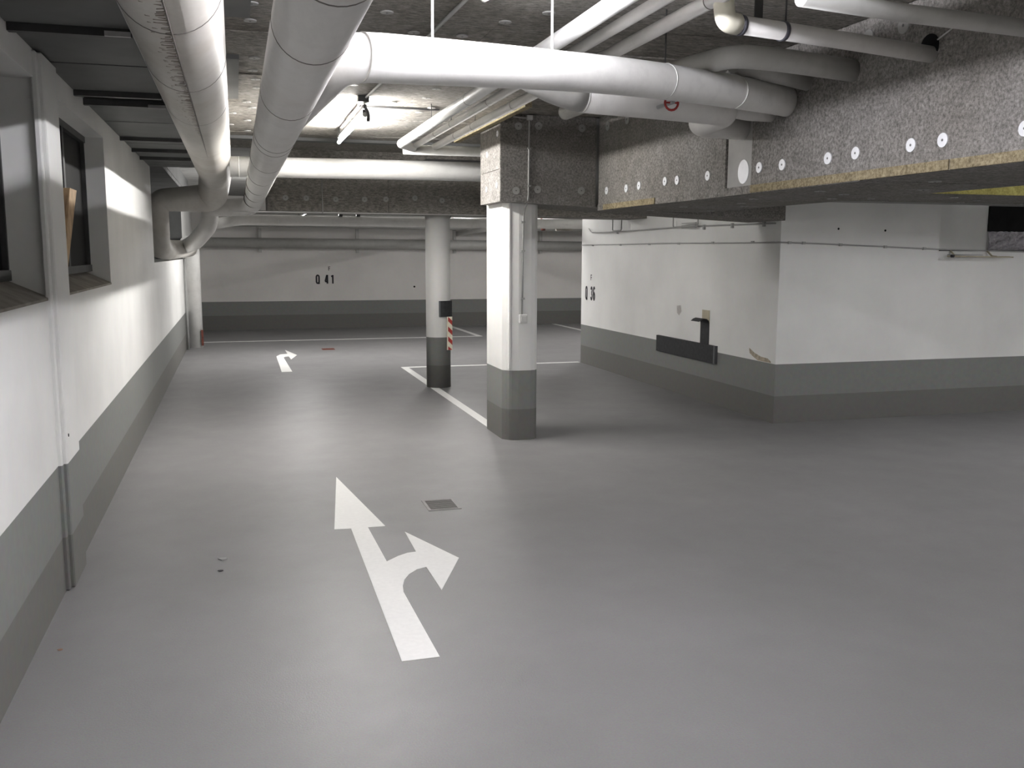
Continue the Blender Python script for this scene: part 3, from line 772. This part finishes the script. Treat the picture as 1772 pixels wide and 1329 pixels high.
# little cable ladder below the niche
tr = thing('cable_ladder', 'small pale wire cable ladder fixed below the wall niche', 'tray', (6.7, 7.65, 1.6))
for y in (7.60, 7.68):
    keep(pipe('ladder_rail', [(6.70, y, 1.585), (7.42, y, 1.578)], .006, 'tape', n=8), tr)
    keep(pipe('ladder_rail', [(6.70, y, 1.60), (7.05, y, 1.597)], .004, 'plastic_grey', n=8), tr)
for x in (6.78, 7.22):
    keep(pipe('rung', fillet([(x - .02, 7.712, 1.64), (x, 7.66, 1.585), (x, 7.60, 1.583)], .02), .009, 'tape', n=8), tr)
for x in (6.9, 7.0, 7.1, 7.3, 7.38):
    keep(pipe('rung', [(x, 7.60, 1.583), (x, 7.70, 1.583)], .004, 'tape', n=6), tr)
keep(ring('ladder_end', (6.69, 7.60, 1.588), (1, 0, 0), .014, .03, 'ink', None, 10), tr)
tag(boxes('niche_ledge', [(6.63, 8.6, 7.708, 7.73, 1.636, 1.648)], 'steel_dark'), 'dark metal edge along the bottom of the wall niche', 'ledge')

# plank in the second window recess
bm = bmesh.new()
hexa(bm, [(-.945, 5.58, 1.49), (-.90, 5.58, 1.44), (-.90, 5.68, 1.44), (-.945, 5.68, 1.49),
          (-.945, 5.98, 1.965), (-.90, 5.98, 1.965), (-.90, 6.22, 1.965), (-.945, 6.22, 1.965)])
tag(finish('plank', bm, 'wood'), 'raw wooden plank end leaning in the second window recess', 'plank')

# ================================================================ FLOOR MARKINGS
def marking(name, polys, label, cat):
    bm = bmesh.new()
    for pts in polys: prism(bm, pts, -.001, .0022)
    return tag(finish(name, bm, 'paint'), label, cat)
def line(x0, x1, y0, y1): return [(x0, y0), (x1, y0), (x1, y1), (x0, y1)]
A1 = [(0.64, 6.664), (0.497, 5.362), (0.593, 5.354), (0.574, 3.488), (0.727, 3.489), (0.711, 4.243), (0.722, 4.329), (0.745, 4.415), (0.781, 4.487), (0.832, 4.546), (0.885, 4.569), (0.891, 4.22), (1.079, 4.664), (0.884, 5.207), (0.88, 4.828), (0.832, 4.821), (0.775, 4.782), (0.703, 4.709), (0.691, 5.352), (0.793, 5.350)]
marking('arrow_marking', [A1], 'large white floor arrow pointing ahead and right, in the foreground', 'floor marking')
A2 = [(0.544, 12.906), (0.685, 12.914), (0.656, 14.704), (0.681, 14.822), (0.742, 14.859), (0.752, 14.42), (0.877, 15.02), (0.733, 15.885), (0.742, 15.249), (0.627, 15.182), (0.556, 14.906)]
marking('arrow_marking', [A2], 'small white floor arrow turning right, in the distance', 'floor marking')
marking('line_marking', [line(2.19, 2.285, 8.0, 12.95), line(2.19, 4.855, 12.95, 13.05)], 'white L shaped bay line running between the two pillars', 'floor marking')
marking('line_marking', [line(-.60, 4.56, 17.56, 17.66), line(4.46, 4.56, 17.66, 20.29)], 'white bay line across the floor before the far wall', 'floor marking')
marking('line_marking', [line(6.9, 7.0, 17.66, 20.29), line(6.9, 9.5, 17.56, 17.66)], 'white bay line by the far wall, half hidden by the wall block', 'floor marking')

# numbers painted on the walls: strokes
def stroke(bm, pts, w, place):
    """ribbon with thickness along 2D polyline"""
    n = len(pts); V = [Vector(p) for p in pts]
    L_, R_ = [], []
    for i in range(n):
        a = V[max(i - 1, 0)]; b = V[min(i + 1, n - 1)]
        if i == 0 and (V[0] - V[-1]).length < 1e-6: a = V[-2]
        if i == n - 1 and (V[0] - V[-1]).length < 1e-6: b = V[1]
        d = (b - a).normalized(); m = Vector((-d.y, d.x)) * w / 2
        L_.append(V[i] + m); R_.append(V[i] - m)
    for i in range(n - 1):
        q = [R_[i], R_[i + 1], L_[i + 1], L_[i]]
        hexa(bm, [place(p.x, p.y, .0) for p in q] + [place(p.x, p.y, .0012) for p in q])
def arc(cx_, cy_, rx_, ry_, a0, a1, n=10):
    return [(cx_ + rx_ * math.cos(math.radians(a0 + (a1 - a0) * k / n)), cy_ + ry_ * math.sin(math.radians(a0 + (a1 - a0) * k / n))) for k in range(n + 1)]
def glyph(ch):   # unit: height 1, width ~.5
    if ch in 'Q0':
        g = [arc(.25, .75, .20, .20, 0, 180) + arc(.25, .25, .20, .20, 180, 360) + [(.45, .75)]]
        if ch == 'Q': g.append([(.32, .17), (.50, -.03)])
        return g
    if ch == '4': return [[(.36, 0), (.36, 1), (.30, .98), (.02, .30), (.02, .24), (.50, .24)]]
    if ch == '1': return [[(.30, 0), (.30, .98)], [(.30, .90), (.04, .80)]]
    if ch == '3': return [arc(.24, .75, .20, .20, 170, -60) + [(.26, .52)], [(.26, .53)] + arc(.24, .27, .22, .23, 60, -170)]
    if ch == '6': return [arc(.25, .76, .20, .20, 20, 180) + [(.05, .25)], arc(.25, .29, .20, .25, 0, 360, 16)]
    if ch == 'F': return [[(.06, 0), (.06, 1)], [(.06, .93), (.46, .93)], [(.06, .5), (.40, .5)]]
def number(label, chars, place_at, height, widths, mat):
    t = thing('space_number', label, 'sign', place_at(0, 0, 0))
    for ch, x, wd in zip(chars, *widths):
        bm = bmesh.new()
        for pts in glyph(ch):
            stroke(bm, [(x + p[0] * wd * 2, p[1] * height) for p in pts], height * .19, place_at)
        keep(finish('letter' if ch.isalpha() else 'digit', bm, mat), t)
    return t
pf = lambda x0, z0: (lambda a, b, d: (x0 + a, 20.2992 - d, z0 + b))
number('black stencilled space number Q 41 on the far wall', 'Q41', pf(1.625, .950), .185, ((0, .19, .312), (.068, .062, .062)), 'ink')
number('small faded letter F above the number Q 41', 'F', pf(1.885, 1.225), .085, ((0,), (.045,)), 'ink_faint')
ps = lambda y0, z0: (lambda a, b, d: (RX - .0008 - d, y0 - a, z0 + b))
number('black stencilled space number Q 36 on the side wall by its far edge', 'Q36', ps(12.77, .945), .185, ((0, .205, .305), (.066, .058, .058)), 'ink')
number('small letter F above the number Q 36', 'F', ps(12.575, 1.222), .08, ((0,), (.045,)), 'ink')

# ================================================================ DRAINS, SCRAPS
def drain(x0, x1, y0, y1, label):
    t = thing('floor_drain', label, 'drain', ((x0 + x1) / 2, (y0 + y1) / 2, 0))
    rim = .018
    keep(boxes('rim', [(x0, x1, y0, y0 + rim, -.001, .004), (x0, x1, y1 - rim, y1, -.001, .004), (x0, x0 + rim, y0 + rim, y1 - rim, -.001, .004), (x1 - rim, x1, y0 + rim, y1 - rim, -.001, .004)], 'drain_rim'), t)
    keep(boxes('pit', [(x0 + rim, x1 - rim, y0 + rim, y1 - rim, -.001, .0008)], 'dark'), t)
    n = 7
    h = (y1 - y0 - 2 * rim) / n
    for k in range(n):
        keep(boxes('grate_bar', [(x0 + rim, x1 - rim, y0 + rim + h * (k + .25), y0 + rim + h * (k + .85), .0008, .0035)], 'grate'), t)
    return t
drain(1.105, 1.315, 5.60, 5.855, 'square metal floor drain right of the large arrow')
fd = drain(1.335, 1.54, 15.72, 15.95, 'distant rusty floor drain near the small arrow')
for ch in fd.children:
    ch.data.materials[0] = MAT['rust']
def scrap(x, y, s, mat, label):
    bm = bmesh.new()
    pts = [(x + s * math.cos(a) * (1 + .3 * math.sin(3 * a)), y + s * .9 * math.sin(a)) for a in [2 * math.pi * k / 7 for k in range(7)]]
    prism(bm, pts, 0, s * .25)
    tag(finish('scrap', bm, mat), label, 'scrap')
scrap(-.12, 4.98, .022, 'paper', 'tiny pale scrap on the floor left of the large arrow')
scrap(-.129, 4.796, .013, 'ink', 'tiny dark scrap on the floor in front of the pale scrap')
scrap(-.74, 3.978, .010, 'orange', 'tiny orange scrap on the floor at the left wall')
